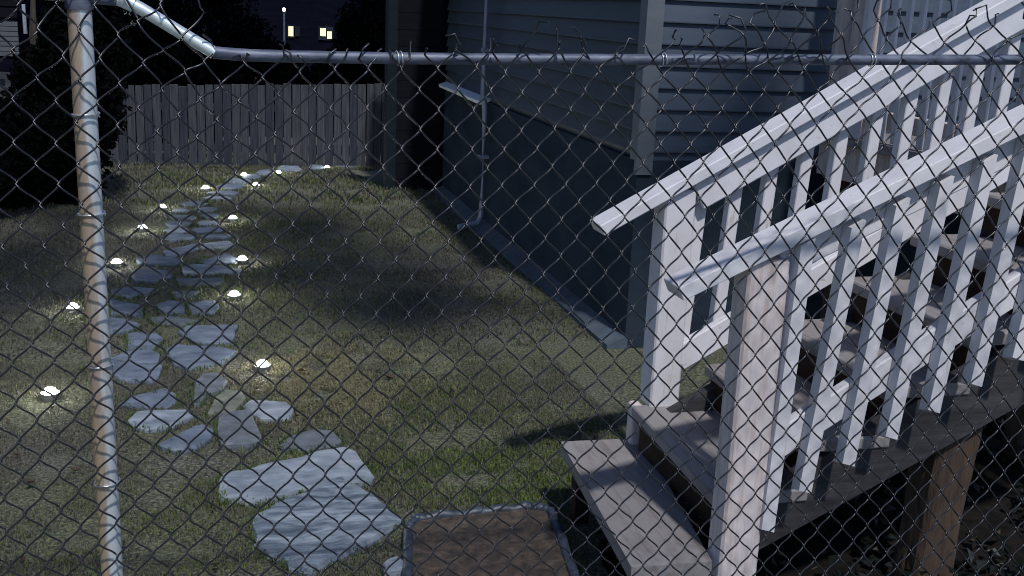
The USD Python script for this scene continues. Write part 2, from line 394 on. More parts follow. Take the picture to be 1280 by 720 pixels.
obj('support_post', MB().cbox([1.36, 2.52, -.1], [1.42, 2.58, .36]), 'dark_brown_wood', stairs)
obj('support_post', MB().cbox([2.0, 3.06, -.1], [2.09, 3.14, .66]), 'dark_brown_wood', stairs)

# far railing
fa, fb = (1.161, 1.028), (2.508, 1.769)
X1 = 2.93
p, q = (fa[0], FY + .03, fa[1] - .018), (X1, FY + .03, zrail(X1, fa, fb) - .018)
obj('handrail', MB().plank(p, q, .037, .105, .0035), 'white_rail_paint', stairs)
p, q = (1.49, FY + .022, zrail(1.49, fa, fb) - .094), (X1, FY + .022, zrail(X1, fa, fb) - .094)
obj('top_rail_board', MB().plank(p, q, .098, .034, .004), 'white_rail_paint', stairs)
la, lb = (1.43, .545), (1.66, .672)
p, q = (1.47, FY + .022, zrail(1.47, la, lb)), (X1, FY + .022, zrail(X1, la, lb))
obj('bottom_rail', MB().plank(p, q, .088, .034, .004), 'white_rail_paint', stairs)
obj('newel_post', MB().cbox([1.378, FY, .40], [1.482, FY + .1, 1.135], .006), 'white_upright_paint', stairs)
obj('newel_post_foot', MB().cbox([1.335, FY + .035, .0], [1.372, FY + .09, .40], .006), 'pinkish_post_paint', stairs)
obj('newel_post', MB().cbox([2.93, FY, .9], [3.03, FY + .1, 2.1], .006), 'white_upright_paint', stairs)
for k in range(12):
    x = 1.514 + k * .1225
    lean = .05
    zt, zb = zrail(x, fa, fb) - .06, zrail(x, la, lb) - .05
    xm = .965 + .55 * (x - 1.514)
    xt, xb = x + lean * (zt - xm), x + lean * (zb - xm)
    obj('baluster', MB().plank((xb, FY + .06, zb), (xt, FY + .06, zt), .041, .04, .003), 'white_upright_paint', stairs)

# near railing
na, nb = (1.095, 1.028), (2.03, 1.462)
X1 = 2.93
p, q = (na[0], NY + .005, na[1] - .018), (X1, NY + .005, zrail(X1, na, nb) - .018)
obj('handrail', MB().plank(p, q, .037, .10, .002), 'white_rail_paint', stairs)
p, q = (1.385, NY + .018, zrail(1.385, na, nb) - .084), (X1, NY + .018, zrail(X1, na, nb) - .084)
obj('top_rail_board', MB().plank(p, q, .088, .034, .004), 'white_rail_paint', stairs)
ma, mb_ = (1.436, .575), (2.12, .99)
p, q = (1.40, NY + .018, zrail(1.40, ma, mb_)), (X1, NY + .018, zrail(X1, ma, mb_))
obj('bottom_rail', MB().plank(p, q, .084, .034, .004), 'white_rail_paint', stairs)
q = MB().cbox([1.280, NY - .03, .12], [1.394, NY + .055, 1.088], .007)
obj('newel_post', q, 'pinkish_post_paint', stairs)
obj('newel_post_foot', MB().cbox([1.305, NY - .0, -.1], [1.36, NY + .05, .119], .004), 'dark_brown_wood', stairs)
xs_b = [1.405] + [1.503 + k * .1215 for k in range(11)]
for k, x in enumerate(xs_b):
    lean = .085 if k else .03
    zb = zrail(x, (1.497, .432), (2.112, .785)) if k else .33
    zt = zrail(x, na, nb) - .045
    xt = x + lean * (zt - zb)
    w = .038
    prof = [(-w / 2, .028), (w / 2, 0.005), (w / 2, 1), (-w / 2, 1)]
    y0, y1 = NY - .042, NY - .002
    v = []
    for yy in (y0, y1):
        cut = .012 if yy == y0 else 0
        v += [[x - w / 2, yy, zb + .012 + cut], [x + w / 2, yy, zb + .0 + cut], [xt + w / 2, yy, zt + .02], [xt - w / 2, yy, zt]]
    q = MB().add(v, [[0, 1, 2, 3], [7, 6, 5, 4], [1, 0, 4, 5], [2, 1, 5, 6], [3, 2, 6, 7], [0, 3, 7, 4]])
    obj('baluster', q, 'white_upright_paint', stairs)

# the low loose step at the foot
st = thing('wooden_step', 'low grey painted plank step on short legs at the foot of the stairs', 'step')
corners = [(1.108, 3.30), (1.395, 3.29), (1.262, 2.43), (1.035, 2.44)]
from shapely.geometry import Polygon
m = trimesh.creation.extrude_polygon(Polygon(corners), .042, engine='earcut'); v = np.array(m.vertices); v[:, 2] += .218
obj('tread', (v, np.array(m.faces)), 'tread_paint', st)
for x, y in ((1.135, 3.19), (1.30, 3.19), (1.07, 2.5), (1.19, 2.5)):
    obj('leg', MB().cbox([x, y, -.05], [x + .05, y + .06, .216]), 'dark_brown_wood', st)


# ------------------------------------------------------------------ soil bed with black edging
def rounded(pts, r, n=5):
    return np.array(Polygon(pts).buffer(-r).buffer(r, quad_segs=n).exterior.coords)[:-1]


bed_pts = []
for px_, py_ in ((509, 735), (510, 662), (520, 650), (600, 640), (660, 634), (688, 638), (700, 668), (722, 735)):
    d_ = ray(px_, py_); bed_pts.append(tuple((CAM + d_ * ((.03 - CAM_Z) / d_[2]))[:2]))
bed = thing('soil_bed', 'square bed of brown soil with black plastic edging in the lawn by the step', 'planting bed')
out = rounded(bed_pts, .05)
inn = np.array(Polygon(bed_pts).buffer(-.05).buffer(.02).exterior.coords)[:-1]
m = trimesh.creation.extrude_polygon(Polygon(bed_pts).buffer(-.01), .03, engine='earcut')
m = m.subdivide_to_size(.05); v = np.array(m.vertices)
v[:, 2] += (meshkit.fbm(v * 14, 3, 5) - .5) * .03 * (v[:, 2] > .01) + .004
obj('soil', (v, np.array(m.faces)), 'soil', bed, smooth=True)
ring = np.vstack([out, out[:1]])
d = np.linspace(0, len(ring) - 1, 160)
rp = np.stack([np.interp(d, np.arange(len(ring)), ring[:, k]) for k in range(2)], 1)
rp3 = np.column_stack([rp, .028 + .006 * np.sin(np.arange(160) * 1.7) + .008 * meshkit.noise(np.column_stack([rp * 9, rp[:, 0] * 0]), 2)])
obj('edging', MB().tube(rp3, .017, 8, cap=False), 'black_plastic', bed, smooth=True)


# ------------------------------------------------------------------ flagstones
stone_polys = []


def flagstone(px, m, label, group=None, name='flagstone', thick=.035):
    P = np.array([on_ground(*p)[:2] for p in px])
    poly = Polygon(P).buffer(0)
    if poly.geom_type != 'Polygon':
        poly = max(poly.geoms, key=lambda g: g.area)
    stone_polys.append(poly)
    rr = min(.008, .06 * math.sqrt(poly.area))
    poly = poly.buffer(-rr, quad_segs=2).buffer(rr, quad_segs=2)
    c = np.array(poly.centroid.coords[0])
    e = np.array(poly.exterior.segmentize(.06).coords)[:-1]
    if Polygon(e).exterior.is_ccw is False:
        e = e[::-1]
    n = len(e)
    nz = meshkit.noise(np.column_stack([e * 25, 0 * e[:, 0]]), 11)
    e = c + (e - c) * (1 + (nz[:, None] - .5) * .09)
    b1 = 1 - .007 / math.sqrt(poly.area)
    rings = [(1.0, -.06), (1.012, thick * .35), (1.0, thick * .55), (.995, thick * .8), (b1, thick), (b1 - .1, thick + .003), (.6, thick), (.35, thick + .002), (.15, thick)]
    v = []
    for s, z in rings:
        q = c + (e - c) * s
        zz = ground_z(q[:, 0], q[:, 1]) * 0 + ground_z(*c) + z
        if z > .02:
            zz = zz + (meshkit.fbm(np.column_stack([q * 11, 0 * zz]), 4, 4) - .5) * .018
        v.append(np.column_stack([q, zz]))
    v = np.vstack(v + [np.array([[*c, ground_z(*c) + thick]])])
    f = []
    for k in range(len(rings) - 1):
        i = np.arange(n); j = (i + 1) % n
        f.append(np.stack([k * n + i, k * n + j, (k + 1) * n + j, (k + 1) * n + i], 1))
    f = np.vstack(f); t = np.vstack([f[:, [0, 1, 2]], f[:, [0, 2, 3]]])
    k = len(rings) - 1; i = np.arange(n)
    t = np.vstack([t, np.stack([k * n + i, k * n + (i + 1) % n, 0 * i + len(v) - 1], 1)])
    obj(name, (v, t), m, smooth=22, label=label, cat='paving stone', group=group)


FS = [
 ([(275,599),(326,588),(363,582),(405,573),(431,569),(446,574),(465,602),(461,607),(444,611),(407,617),(369,621),(339,628),(312,633),(280,628),(272,615)], 'flagstone_pale', 'long pale flagstone slab lying just behind the largest slab', .05),
 ([(312,657),(345,635),(383,624),(426,606),(448,618),(475,635),(503,658),(470,680),(426,700),(391,718),(376,718),(337,700),(319,685),(320,672)], 'flagstone_slate', 'largest blue-grey ribbed slate slab, nearest the camera beside the soil bed', .05),
 ([(347,562),(360,549),(394,540),(416,542),(427,555),(424,562),(375,568)], 'flagstone_grey', 'small grey stone just behind the right end of the long pale slab', .03),
 ([(274,526),(313,521),(330,557),(311,562),(276,563),(271,543)], 'flagstone_grey', 'dark grey triangular flagstone with a shaded front edge, left of the grass tuft', .055),
 ([(302,513),(313,506),(357,507),(367,516),(364,528),(326,528),(309,518)], 'flagstone_pale', 'pale streaked stone right of the tan stone, below the large path light', .04),
 ([(260,521),(269,502),(282,493),(302,495),(309,504),(293,521),(278,525)], 'flagstone_tan', 'tan-green angular stone touching the dark triangular stone', .045),
 ([(243,482),(254,471),(271,469),(285,480),(278,491),(260,496),(249,510),(242,510)], 'flagstone_grey', 'dull grey stone just behind the tan-green stone', .035),
 ([(197,561),(212,554),(243,539),(254,536),(267,542),(265,552),(247,565),(217,568)], 'flagstone', 'pointed oval bluish stone, front left of the dark triangular stone', .04),
 ([(161,530),(170,520),(206,518),(236,518),(242,524),(217,537),(181,542),(166,537)], 'flagstone_pale', 'elongated oval stone with a pale rim right of the fence post', .04),
 ([(146,510),(157,502),(184,495),(208,489),(219,497),(221,508),(208,515),(177,513)], 'flagstone', 'dark blue humped stone just behind the pale-rimmed oval stone', .035),
 ([(139,454),(172,460),(203,461),(198,476),(190,481),(152,480),(141,469)], 'flagstone', 'blue trapezoid stone with a straight front edge beside the fence post', .04),
 ([(138,451),(161,442),(188,441),(201,447),(198,457),(168,458)], 'flagstone', 'light blue wedge stone resting behind the blue trapezoid stone', .035),
 ([(205,441),(216,434),(277,438),(296,443),(277,456),(234,465),(218,460)], 'flagstone', 'wide boat-shaped stone, left of the large path light', .04),
 ([(223,419),(234,411),(297,410),(291,430),(245,433)], 'flagstone', 'broad four-sided stone just behind the wide boat-shaped stone', .04),
 ([(159,421),(168,419),(198,421),(205,428),(192,440),(160,441)], 'flagstone', 'dark blue squarish stone behind the light blue wedge stone', .035),
 ([(135,401),(163,404),(177,410),(163,417),(137,419)], 'flagstone', 'bright blue tapered stone half hidden by the fence post', .04),
 ([(196,384),(212,379),(231,382),(231,393),(212,396),(198,392)], 'flagstone', 'left one of the close pair of rounded stones in mid path', .035),
 ([(234,384),(269,378),(275,387),(269,396),(240,395)], 'flagstone', 'right one of the close pair of rounded stones in mid path', .035),
 ([(185,399),(220,398),(255,404),(234,409),(194,408)], 'flagstone_grey', 'thin dark stone in front of the pair of rounded stones', .025),
 ([(137,377),(179,384),(179,397),(139,398)], 'flagstone', 'dull blue stone at the fence post, behind the bright tapered one', .03),
 ([(137,366),(165,363),(203,363),(184,372),(160,374),(140,371)], 'flagstone', 'flat pointed stone at the left path edge behind the dull blue stone', .035),
 ([(214,368),(251,366),(236,376),(220,375)], 'flagstone_grey', 'small dark stone just behind the pair of rounded stones', .03),
 ([(165,345),(181,340),(208,341),(217,349),(192,355),(166,354)], 'flagstone', 'long blue stone with a dark front edge at the left path edge', .05),
 ([(228,338),(243,335),(302,340),(304,344),(260,346),(230,344)], 'flagstone_pale', 'long thin pale stone in front of the light at the right path edge', .05),
 ([(219,352),(278,349),(282,356),(252,360),(225,360)], 'flagstone_grey', 'flat grey stone in front of the long thin pale stone', .03),
 ([(247,330),(282,321),(302,328),(295,332),(260,333)], 'flagstone', 'triangular stone touching the light at the right path edge', .035),
 ([(170,325),(192,321),(230,327),(230,334),(173,333)], 'flagstone', 'low wide blue stone at the left edge, level with the right edge light', .035),
 ([(203,316),(247,308),(249,314),(219,323),(208,322)], 'flagstone', 'slanting blue stone left of the bright bar-shaped stone', .035),
 ([(252,308),(287,304),(295,310),(285,314),(249,313)], 'flagstone_pale', 'bright bar-shaped stone in the far path', .04),
]
for px, m, lab, th in FS:
    flagstone(px, m, lab, thick=th * .5)
ORD = 'first second third fourth fifth sixth seventh eighth ninth tenth eleventh twelfth thirteenth fourteenth fifteenth sixteenth seventeenth eighteenth nineteenth twentieth last'.split()
for i, (x0, x1, y0, y1) in enumerate([(204,246,296,303),(250,292,296,301),(202,236,288,294),(238,282,288,293),(206,241,280,285),(245,274,279,284),(210,246,272,277),(250,275,270,275),(215,238,264,268),(241,272,262,267),
                       (225,262,255,260),(250,292,248,252),(258,300,241,246),(268,306,234,238),(280,314,228,232),(300,327,222,226),(318,342,217,221),(346,378,214,217),(384,408,211,214),(420,449,208,211.5),(455,478,206,208.6)]):
    w = (x1 - x0)
    pts = [(x0, (y0 + y1) / 2 + rnd.uniform(-.6, .6)), (x0 + w * rnd.uniform(.12, .3), y0), (x1 - w * rnd.uniform(.05, .25), y0 + rnd.uniform(0, .4)), (x1, (y0 + y1) / 2), (x1 - w * rnd.uniform(.1, .3), y1), (x0 + w * rnd.uniform(.1, .3), y1)]
    flagstone(pts, ('flagstone', 'flagstone', 'flagstone_pale')[i % 3], ORD[i] + ' of the thin bluish stones beyond the bright bar-shaped stone, counting toward the back fence', 'stepping stones of the far path', thick=.02)
flagstone([(478,716),(485,709),(497,705),(506,712),(507,722),(480,726)], 'flagstone_pale', 'small pale stone at the left corner of the soil bed, cut by the frame', thick=.03)


# ------------------------------------------------------------------ path lights
def path_light(px, py, label, group=None, r=.035):
    g = on_ground(px, py)
    t = thing('path_light', label, 'path light', (g[0], g[1], ground_z(g[0], g[1]) - .008), group=group)
    ang = np.arange(20) / 20 * 2 * np.pi
    def lathe(prof):
        q = MB(); n = 20
        v = np.vstack([np.column_stack([rr * np.cos(ang), rr * np.sin(ang), 0 * ang + z]) for rr, z in prof])
        f = []
        for k in range(len(prof) - 1):
            i = np.arange(n); j = (i + 1) % n
            f.append(np.stack([k * n + i, k * n + j, (k + 1) * n + j, (k + 1) * n + i], 1))
        return q.add(v, np.vstack(f))
    obj('rim', lathe([(r * 1.18, -.05), (r * 1.18, .030), (r * 1.1, .036), (r * .84, .034), (r * .83, .02)]), 'lamp_rim', t, smooth=30)
    obj('lens', lathe([(r * .82, .028), (r * .78, .040), (r * .6, .051), (r * .3, .057), (0.0005, .058)]), 'lamp_glow', t, smooth=True)
    bulb = UsdLux.SphereLight.Define(stage, str(t.GetPath()) + '/bulb_light')      # the lamp's own light, resting on its lens
    bulb.CreateRadiusAttr(.016); bulb.CreateIntensityAttr(130.0); bulb.CreateColorAttr(Gf.Vec3f(1.0, 1.0, .88)); bulb.AddTranslateOp().Set(Gf.Vec3d(0, 0, .072))


for px, py, lab in [(63, 498, 'round ground light glowing at the far left, left of the fence post'), (328, 463, 'large round ground light glowing right of the path by the pale lit grass'),
                    (91, 390, 'ground light glowing against the left edge of the fence post'), (293, 374, 'ground light glowing right of the pair of rounded stones'),
                    (303, 329, 'ground light at the right path edge touching the triangular stone'), (146, 333, 'ground light just right of the fence post, partly hidden in grass'),
                    (178, 289, 'ground light among bright grass blades on the left of the far path'), (203, 263, 'ground light at the left of the far path, beyond the one in bright blades'),
                    (291, 277, 'ground light with a green tuft at the right of the far path'), (257, 239, 'ground light on the left side near the bend of the far path'),
                    (320, 235, 'ground light on the right side at the bend of the far path'), (305, 222, 'ground light at the left of the path just past the bend'),
                    (348, 219, 'ground light by the path between the bend and the back fence'), (409, 212, 'farthest ground light, before the back fence')]:
    path_light(px, py, lab)


# ------------------------------------------------------------------ back fence
bf = thing('picket_fence', 'weathered board fence of vertical planks across the back of the yard', 'fence')
BY = 14.0
x = -2.6; k = 0
while x < 4.2:
    w = rnd.uniform(.088, .102)
    zt = .585 + (x + 1) * .034 + rnd.uniform(-.012, .012)
    zb = float(ground_z(x, BY)) - .08
    y = BY + rnd.uniform(-.006, .006)
    obj('picket', MB().cbox([x, y, zb], [x + w, y + .018, zt], .003), rnd.choice(['fence_picket', 'fence_picket', 'fence_picket_dark']), bf)
    x += w + rnd.uniform(.003, .012); k += 1
for z in (-.2, .3):
    obj('rail', MB().cbox([-2.6, BY + .03, z], [4.2, BY + .07, z + .09]), 'fence_picket_dark', bf)
for xx in (-2.5, -.3, 1.9, 4.1):
    obj('post', MB().cbox([xx, BY + .072, -.6], [xx + .09, BY + .16, .58]), 'fence_picket_dark', bf)


# ------------------------------------------------------------------ vegetation
def leaves(centers, size, seed, aspect=.6, flat=0.0, bend=.15):
    """one kite-shaped leaf (two triangles) at each centre"""
    r = np.random.default_rng(seed); n = len(centers)
    u = r.normal(size=(n, 3)); u[:, 2] *= 1 - flat * .9; u /= np.linalg.norm(u, axis=1, keepdims=True)
    w = r.normal(size=(n, 3)); w[:, 2] *= 1 - flat * .9; w -= u * (w * u).sum(1, keepdims=True); w /= np.linalg.norm(w, axis=1, keepdims=True)
    nn = np.cross(u, w); s = (size * r.uniform(.6, 1.35, n))[:, None]
    v = np.stack([centers - u * s * .5, centers + w * s * aspect * .5 + nn * s * bend, centers + u * s * .5, centers - w * s * aspect * .5 + nn * s * bend], 1).reshape(-1, 3)
    i = np.arange(n)[:, None] * 4
    return v, np.vstack([i + [0, 1, 2], i + [0, 2, 3]])


def blob_points(center, rad, n, seed, clumps=26, shell=.55):
    r = np.random.default_rng(seed)
    d = r.normal(size=(clumps, 3)); d /= np.linalg.norm(d, axis=1, keepdims=True)
    cc = np.array(center) + d * np.array(rad) * r.uniform(shell, 1.0, (clumps, 1)) * .85
    k = r.integers(0, clumps, n); cs = np.array(rad) * r.uniform(.22, .42, (clumps, 1))
    g = r.normal(size=(n, 3)); g /= np.linalg.norm(g, axis=1, keepdims=True)
    return cc[k] + g * cs[k] * (r.uniform(0, 1, (n, 1)) ** .4)


def tree(name, label, cat, base, blobs, n, size, seed, m='tree_foliage', trunk=.12, group=None, aspect=.6, limb=.55, shear=False):
    t = thing(name, label, cat, group=group)
    top = max(bl[0][2] for bl in blobs)
    base = np.array(base, float)
    q = MB(); q.tube([base + [0, 0, -.1], base + [.02, 0, (top - base[2]) * .4], base + [-.03, .02, (top - base[2]) * .75], base + [0, 0, top - base[2]]], [trunk, trunk * .8, trunk * .5, trunk * .2], 8)
    for i, (c, rd) in enumerate(blobs):
        z0 = base + [0, 0, (c[2] - base[2]) * limb]
        q.tube([z0, (z0 + np.array(c)) / 2 + [0, 0, .1], np.array(c)], [trunk * .4, trunk * .25, trunk * .1], 6)
    obj('trunk', q, 'bark', t, smooth=True)
    per = n // len(blobs)
    pts = [blob_points(c, rd, per, seed * 31 + i) for i, (c, rd) in enumerate(blobs)]
    if shear:        # leaves sheared along the light to shape the cast shade
        for (c, rd), pp in zip(blobs, pts):
            dy = pp[:, 1] - c[1]; pp[:, 0] -= TS * dy; pp[:, 2] -= TT * dy
    pts = np.vstack(pts)
    obj('crown', leaves(pts, size, seed, aspect), m, t)
    return t


# the dark evergreens at the left
tree('evergreen_shrub', 'tall black-green evergreen shrub in deep shade left of the back fence', 'shrub', (-1.35, 9.6, 0), [((-1.2, 9.5, .55), (.5, .55, .65)), ((-1.02, 9.6, 1.2), (.33, .5, .8)), ((-.98, 9.9, 1.75), (.32, .45, .7)), ((-.95, 9.7, .9), (.35, .4, .7)), ((-1.5, 9.3, .4), (.5, .5, .45))], 26000, .07, 21, 'black_foliage', .06)
tree('evergreen_shrub', 'broad black-green evergreen behind the fence post at the left frame edge', 'shrub', (-2.1, 8.8, 0), [((-1.75, 8.8, .4), (.45, .6, .42)), ((-2.2, 8.9, .45), (.7, .6, .42))], 16000, .07, 22, 'black_foliage', .06)
# trees beyond the back fence
for i, (px, y, zc, rx, rz, lab) in enumerate([
        (215, 17, .55, 1.0, .95, 'dark bushy tree beyond the left end of the back fence'),
        (320, 19.5, .35, 1.0, .62, 'low dark tree beyond the middle of the back fence, under the lit windows'),
        (462, 18, .75, .7, 1.1, 'dark tree beyond the right end of the back fence by the house wing'),
        (150, 16, 1.0, .9, 1.2, 'tall dark tree beyond the back fence, just right of the fence post'),
        (255, 24, 1.0, 1.5, 1.3, 'large dark tree behind the bent end of the fence rail'),
        (475, 24, .7, .8, 1.6, 'dark tree farther back, right of the lit windows'),
        (20, 20, -.7, 1.6, .6, 'dark hedge-like tree at the far left below the neighbouring house')]):
    c = on_y(px, 60, y); g = float(ground_z(c[0], y))
    tree('dark_tree', lab, 'tree', (c[0], y, g), [((c[0], y, zc), (rx, .8, rz)), ((c[0] - rx * .5, y + .2, zc - rz * .5), (rx * .8, .7, rz * .7)), ((c[0] + rx * .5, y - .1, zc - rz * .6), (rx * .8, .7, rz * .7))], 15000, .11, 40 + i, 'far_foliage', .1)

# houses beyond
fh = thing('far_house', 'dark house far behind the back fence with two lit yellow windows', 'house')
y = 38.0
a, c_ = on_y(180, 40, y), on_y(560, 40, y); gz = float(ground_z(0, y)) - .3
obj('wall', MB().box([a[0], y, gz], [c_[0], y + 8, 4.2]), 'far_house_wall', fh)
obj('roof', MB().add([[a[0] - .5, y - .5, 4.2], [c_[0] + .5, y - .5, 4.2], [c_[0] + .5, y + 8.5, 4.2], [a[0] - .5, y + 8.5, 4.2], [a[0] - .5, y + 4, 6.6], [c_[0] + .5, y + 4, 6.6]],
                     [[0, 1, 5, 4], [2, 3, 4, 5], [0, 3, 2, 1], [0, 4, 3, 3], [1, 2, 5, 5]]), 'roof_shingle', fh)
for x0, x1, y0, y1 in ((360.5, 366.5, 33, 45), (400, 414.5, 35.5, 48)):
    p, q = on_y(x0, y1, y - .05), on_y(x1, y0, y - .05)
    fr = obj('window', MB().box([p[0] - .05, y - .06, p[2] - .05], [q[0] + .05, y - .002, q[2] + .05]), 'window_dark', fh)
    mid = (p[0] + q[0]) / 2
    if x1 - x0 > 8:
        obj('pane', MB().box([p[0], y - .08, p[2] + .08], [mid - .0, y - .062, q[2]]), 'window_glow', fr)
        obj('pane', MB().box([mid + .04, y - .08, p[2]], [q[0], y - .062, q[2] - .1]), 'window_glow', fr)
    else:
        obj('pane', MB().box([p[0], y - .08, p[2]], [q[0], y - .062, q[2]]), 'window_glow', fr)
p = on_y(371, 39, y - .05)
fr = obj('window', MB().box([p[0] - .1, y - .06, p[2] - .16], [p[0] + .1, y - .002, p[2] + .16]), 'window_dark', fh)
p = on_y(355, 12, 33.0)
lp = thing('street_lamp', 'tiny white lamp on a thin pole beyond the fence above the lit windows', 'lamp', (p[0], 33, 0))
g = float(ground_z(p[0], 33))
obj('pole', MB().tube([(0, 0, g - .1), (0, 0, p[2] - .12)], .03, 8), 'rail_metal', lp)
s = trimesh.creation.icosphere(2, .055); obj('bulb', (np.array(s.vertices) + [0, 0, p[2]], np.array(s.faces)), 'far_lamp_glow', lp, smooth=True)
obj('lamp_bracket', MB().tube([(0, 0, p[2] - .12), (0, 0, p[2] - .06)], [.03, .05], 8), 'rail_metal', lp)

nh = thing('neighbour_house', 'grey clapboard corner of the neighbouring house at the upper left frame edge', 'house')
y = 22.0
p, q = on_y(-60, 330, y), on_y(26, 27, y); g = float(ground_z(p[0], y)) - .2
x1 = on_y(22, 55, y)[0]
obj('wall', MB().box([x1 - 5, y + .02, g], [x1, y + 6, 3.0]), 'far_house_wall', nh)
z0 = on_y(10, 70, y)[2]; z1 = on_y(10, 26, y)[2]
n = 7
for i in range(n):
    za = z0 + (z1 - z0) * i / n
    obj('siding_board', MB().box([x1 - 5, y - .012, za], [x1 + .02, y + .019, za + (z1 - z0) / n * .86]), 'near_house_siding', nh)
for i in range(5):
    za = z1 + .06 + .2 * i
    obj('siding_board', MB().box([x1 - 5, y - .012, za], [x1 + .02, y + .019, za + .17]), 'dark_wing', nh)
obj('roof', MB().add([[x1 - 5.3, y - .3, 3.0], [x1 + .3, y - .3, 3.0], [x1 + .3, y + 6.3, 3.0], [x1 - 5.3, y + 6.3, 3.0], [x1 - 2.5, y - .3, 4.8], [x1 - 2.5, y + 6.3, 4.8]], [[0, 1, 4, 4], [1, 2, 5, 4], [2, 3, 5, 5], [3, 0, 4, 5], [0, 3, 2, 1]]), 'roof_shingle', nh)
wz0, wz1 = on_y(8, 128, y)[2], on_y(8, 90, y)[2]; wx0, wx1 = on_y(-30, 110, y)[0], on_y(14, 110, y)[0]
w = obj('window', MB().box([wx0, y - .05, wz0], [wx1, y - .0, wz1]), 'near_house_wall', nh)
obj('pane', MB().box([wx0 + .06, y - .06, wz0 + .1], [wx1 - .09, y - .052, wz1 - .12]), 'window_dark', w)
cp = on_y(30, 5, y); cq = on_y(33, 42, y)
obj('downspout', MB().tube([(cp[0], y - .1, cp[2]), (cq[0], y - .1, cq[2])], .035, 6), 'galvanized', nh, smooth=True)

# trees added out of view for shade: two behind the viewer, a left row
TS, TT = math.tan(SUN_AZ), math.tan(SUN_EL) / math.cos(SUN_AZ)


def crown(y, *spots):
    """leaf masses at distance y whose shade falls round (X, Y, Z); half-width ru, half-height rv as seen along the light"""
    return [((X + TS * (Y - y), y, Z + TT * (Y - y)), (ru, .9, rv)) for X, Y, Z, ru, rv in spots]


tree('added_shade_tree', 'added unseen tree behind the viewer, thin crown shaped to dapple the lawn', 'tree', (-3.2, -2, -.05),
     crown(-2, (-.2, 6.7, 0, 1.1, 1.5), (.8, 7.4, 0, .9, 2.2), (-1.5, 7.0, 0, 1.1, 1.7), (1.1, 6.0, 0, .7, 1.0), (-.2, 8.7, 0, 1.6, 1.5), (-2.7, 7.3, 0, 1.1, 1.8)),
     2500, .22, 80, 'tree_foliage', .16, aspect=.75, limb=.97, shear=True)
tree('added_shade_tree', 'added unseen tree behind the viewer, dense crown shaped to shade the house wall', 'tree', (6.2, -2, -.05),
     crown(-2, (2.18, 5.07, .98, .27, .30), (2.5, 5.07, 1.12, .22, .36), (2.68, 5.07, 1.38, .14, .5)),
     26000, .12, 83, 'tree_foliage', .12, aspect=.75, limb=.97, shear=True)
for i, (x, y, z) in enumerate([(-5.2, 2.0, 4.4), (-5.0, 5.4, 5.0), (-5.2, 9.0, 5.2), (-4.6, 13.0, 4.4)]):  # row added out of view to keep skylight off the house side wall
    tree('added_side_tree', ('added unseen tree left of the yard nearest the viewer, blocking sky from the house wall', 'second added unseen tree along the left of the yard, blocking sky', 'third added unseen tree along the left of the yard, blocking sky', 'farthest added unseen tree along the left of the yard, blocking sky')[i], 'tree', (x, y, 0),
         [((x, y, z), (1.7, 1.9, 2.6)), ((x - .4, y + .8, z - 2.2), (1.5, 1.6, 2.0)), ((x + .1, y - .7, z + 2.4), (1.6, 1.7, 2.4)), ((x, y + .6, z - 3.4), (1.4, 1.5, 1.4))], 16000, .34, 90 + i, 'tree_foliage', .16, aspect=.75)


# ------------------------------------------------------------------ grass
def lawn_points(n, x0, x1, y0, y1, seed):
    r = np.random.default_rng(seed)
    return np.column_stack([r.uniform(x0, x1, n), r.uniform(y0, y1, n)])


import shapely
avoid = shapely.union_all([p.buffer(-.004) for p in stone_polys] + [Polygon(bed_pts), Polygon(corners).buffer(-.03), shapely.box(HX - .1, HY - .1, 8, 11), shapely.box(WX, WY, 6, 13)])
shapely.prepare(avoid)
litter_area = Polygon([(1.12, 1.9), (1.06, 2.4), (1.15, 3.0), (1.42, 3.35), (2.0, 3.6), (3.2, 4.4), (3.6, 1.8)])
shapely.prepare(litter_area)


def greenness(p):
    """how green the lawn is, from 0 (dry) to 1"""
    x, y = p[:, 0], p[:, 1]
    g = .22 + .9 * (meshkit.fbm(np.column_stack([p * 1.7, 0 * x]), 3, 9) - .5)
    g += .5 * np.exp(-(((x - 1.0) / .55) ** 2 + ((y - 3.9) / .8) ** 2))
    g += .45 * np.exp(-(((x - .55) / .5) ** 2 + ((y - 3.6) / .35) ** 2))
    g -= .25 * np.clip((-x - .1) * 1.2, 0, 1)
    g -= .8 * np.exp(-(((x - .5) / .3) ** 2 + ((y - 4.85) / .4) ** 2))  # pool of light painted here as paler, drier blades
    g += .25 * np.exp(-(((y - 10.5) / 1.6) ** 2)) * (x > -.6)
    return np.clip(g, 0, 1)


def blades(p, h, w, seed, flop=.8):
    r = np.random.default_rng(seed); n = len(p)
    ang = r.uniform(0, 2 * np.pi, n); lean = r.uniform(.15, flop, n)
    hh = h * r.uniform(.5, 1.4, n); ww = w * r.uniform(.7, 1.3, n)
    d = np.column_stack([np.cos(ang), np.sin(ang), 0 * ang]); s = np.column_stack([-np.sin(ang), np.cos(ang), 0 * ang])
    b = np.column_stack([p, ground_z(p[:, 0], p[:, 1]) - .003])
    upv = np.array([0, 0, 1.0])
    mid = b + upv * (hh * .62)[:, None] + d * (hh * lean * .35)[:, None]
    tip = b + upv * (hh * (1 - .45 * lean))[:, None] + d * (hh * lean)[:, None]
    v = np.stack([b - s * ww[:, None] / 2, b + s * ww[:, None] / 2, mid + s * ww[:, None] * .4, mid - s * ww[:, None] * .4, tip], 1).reshape(-1, 3)
    i = np.arange(n)[:, None] * 5
    return v, np.vstack([i + [0, 1, 2], i + [0, 2, 3], i + [3, 2, 4]])


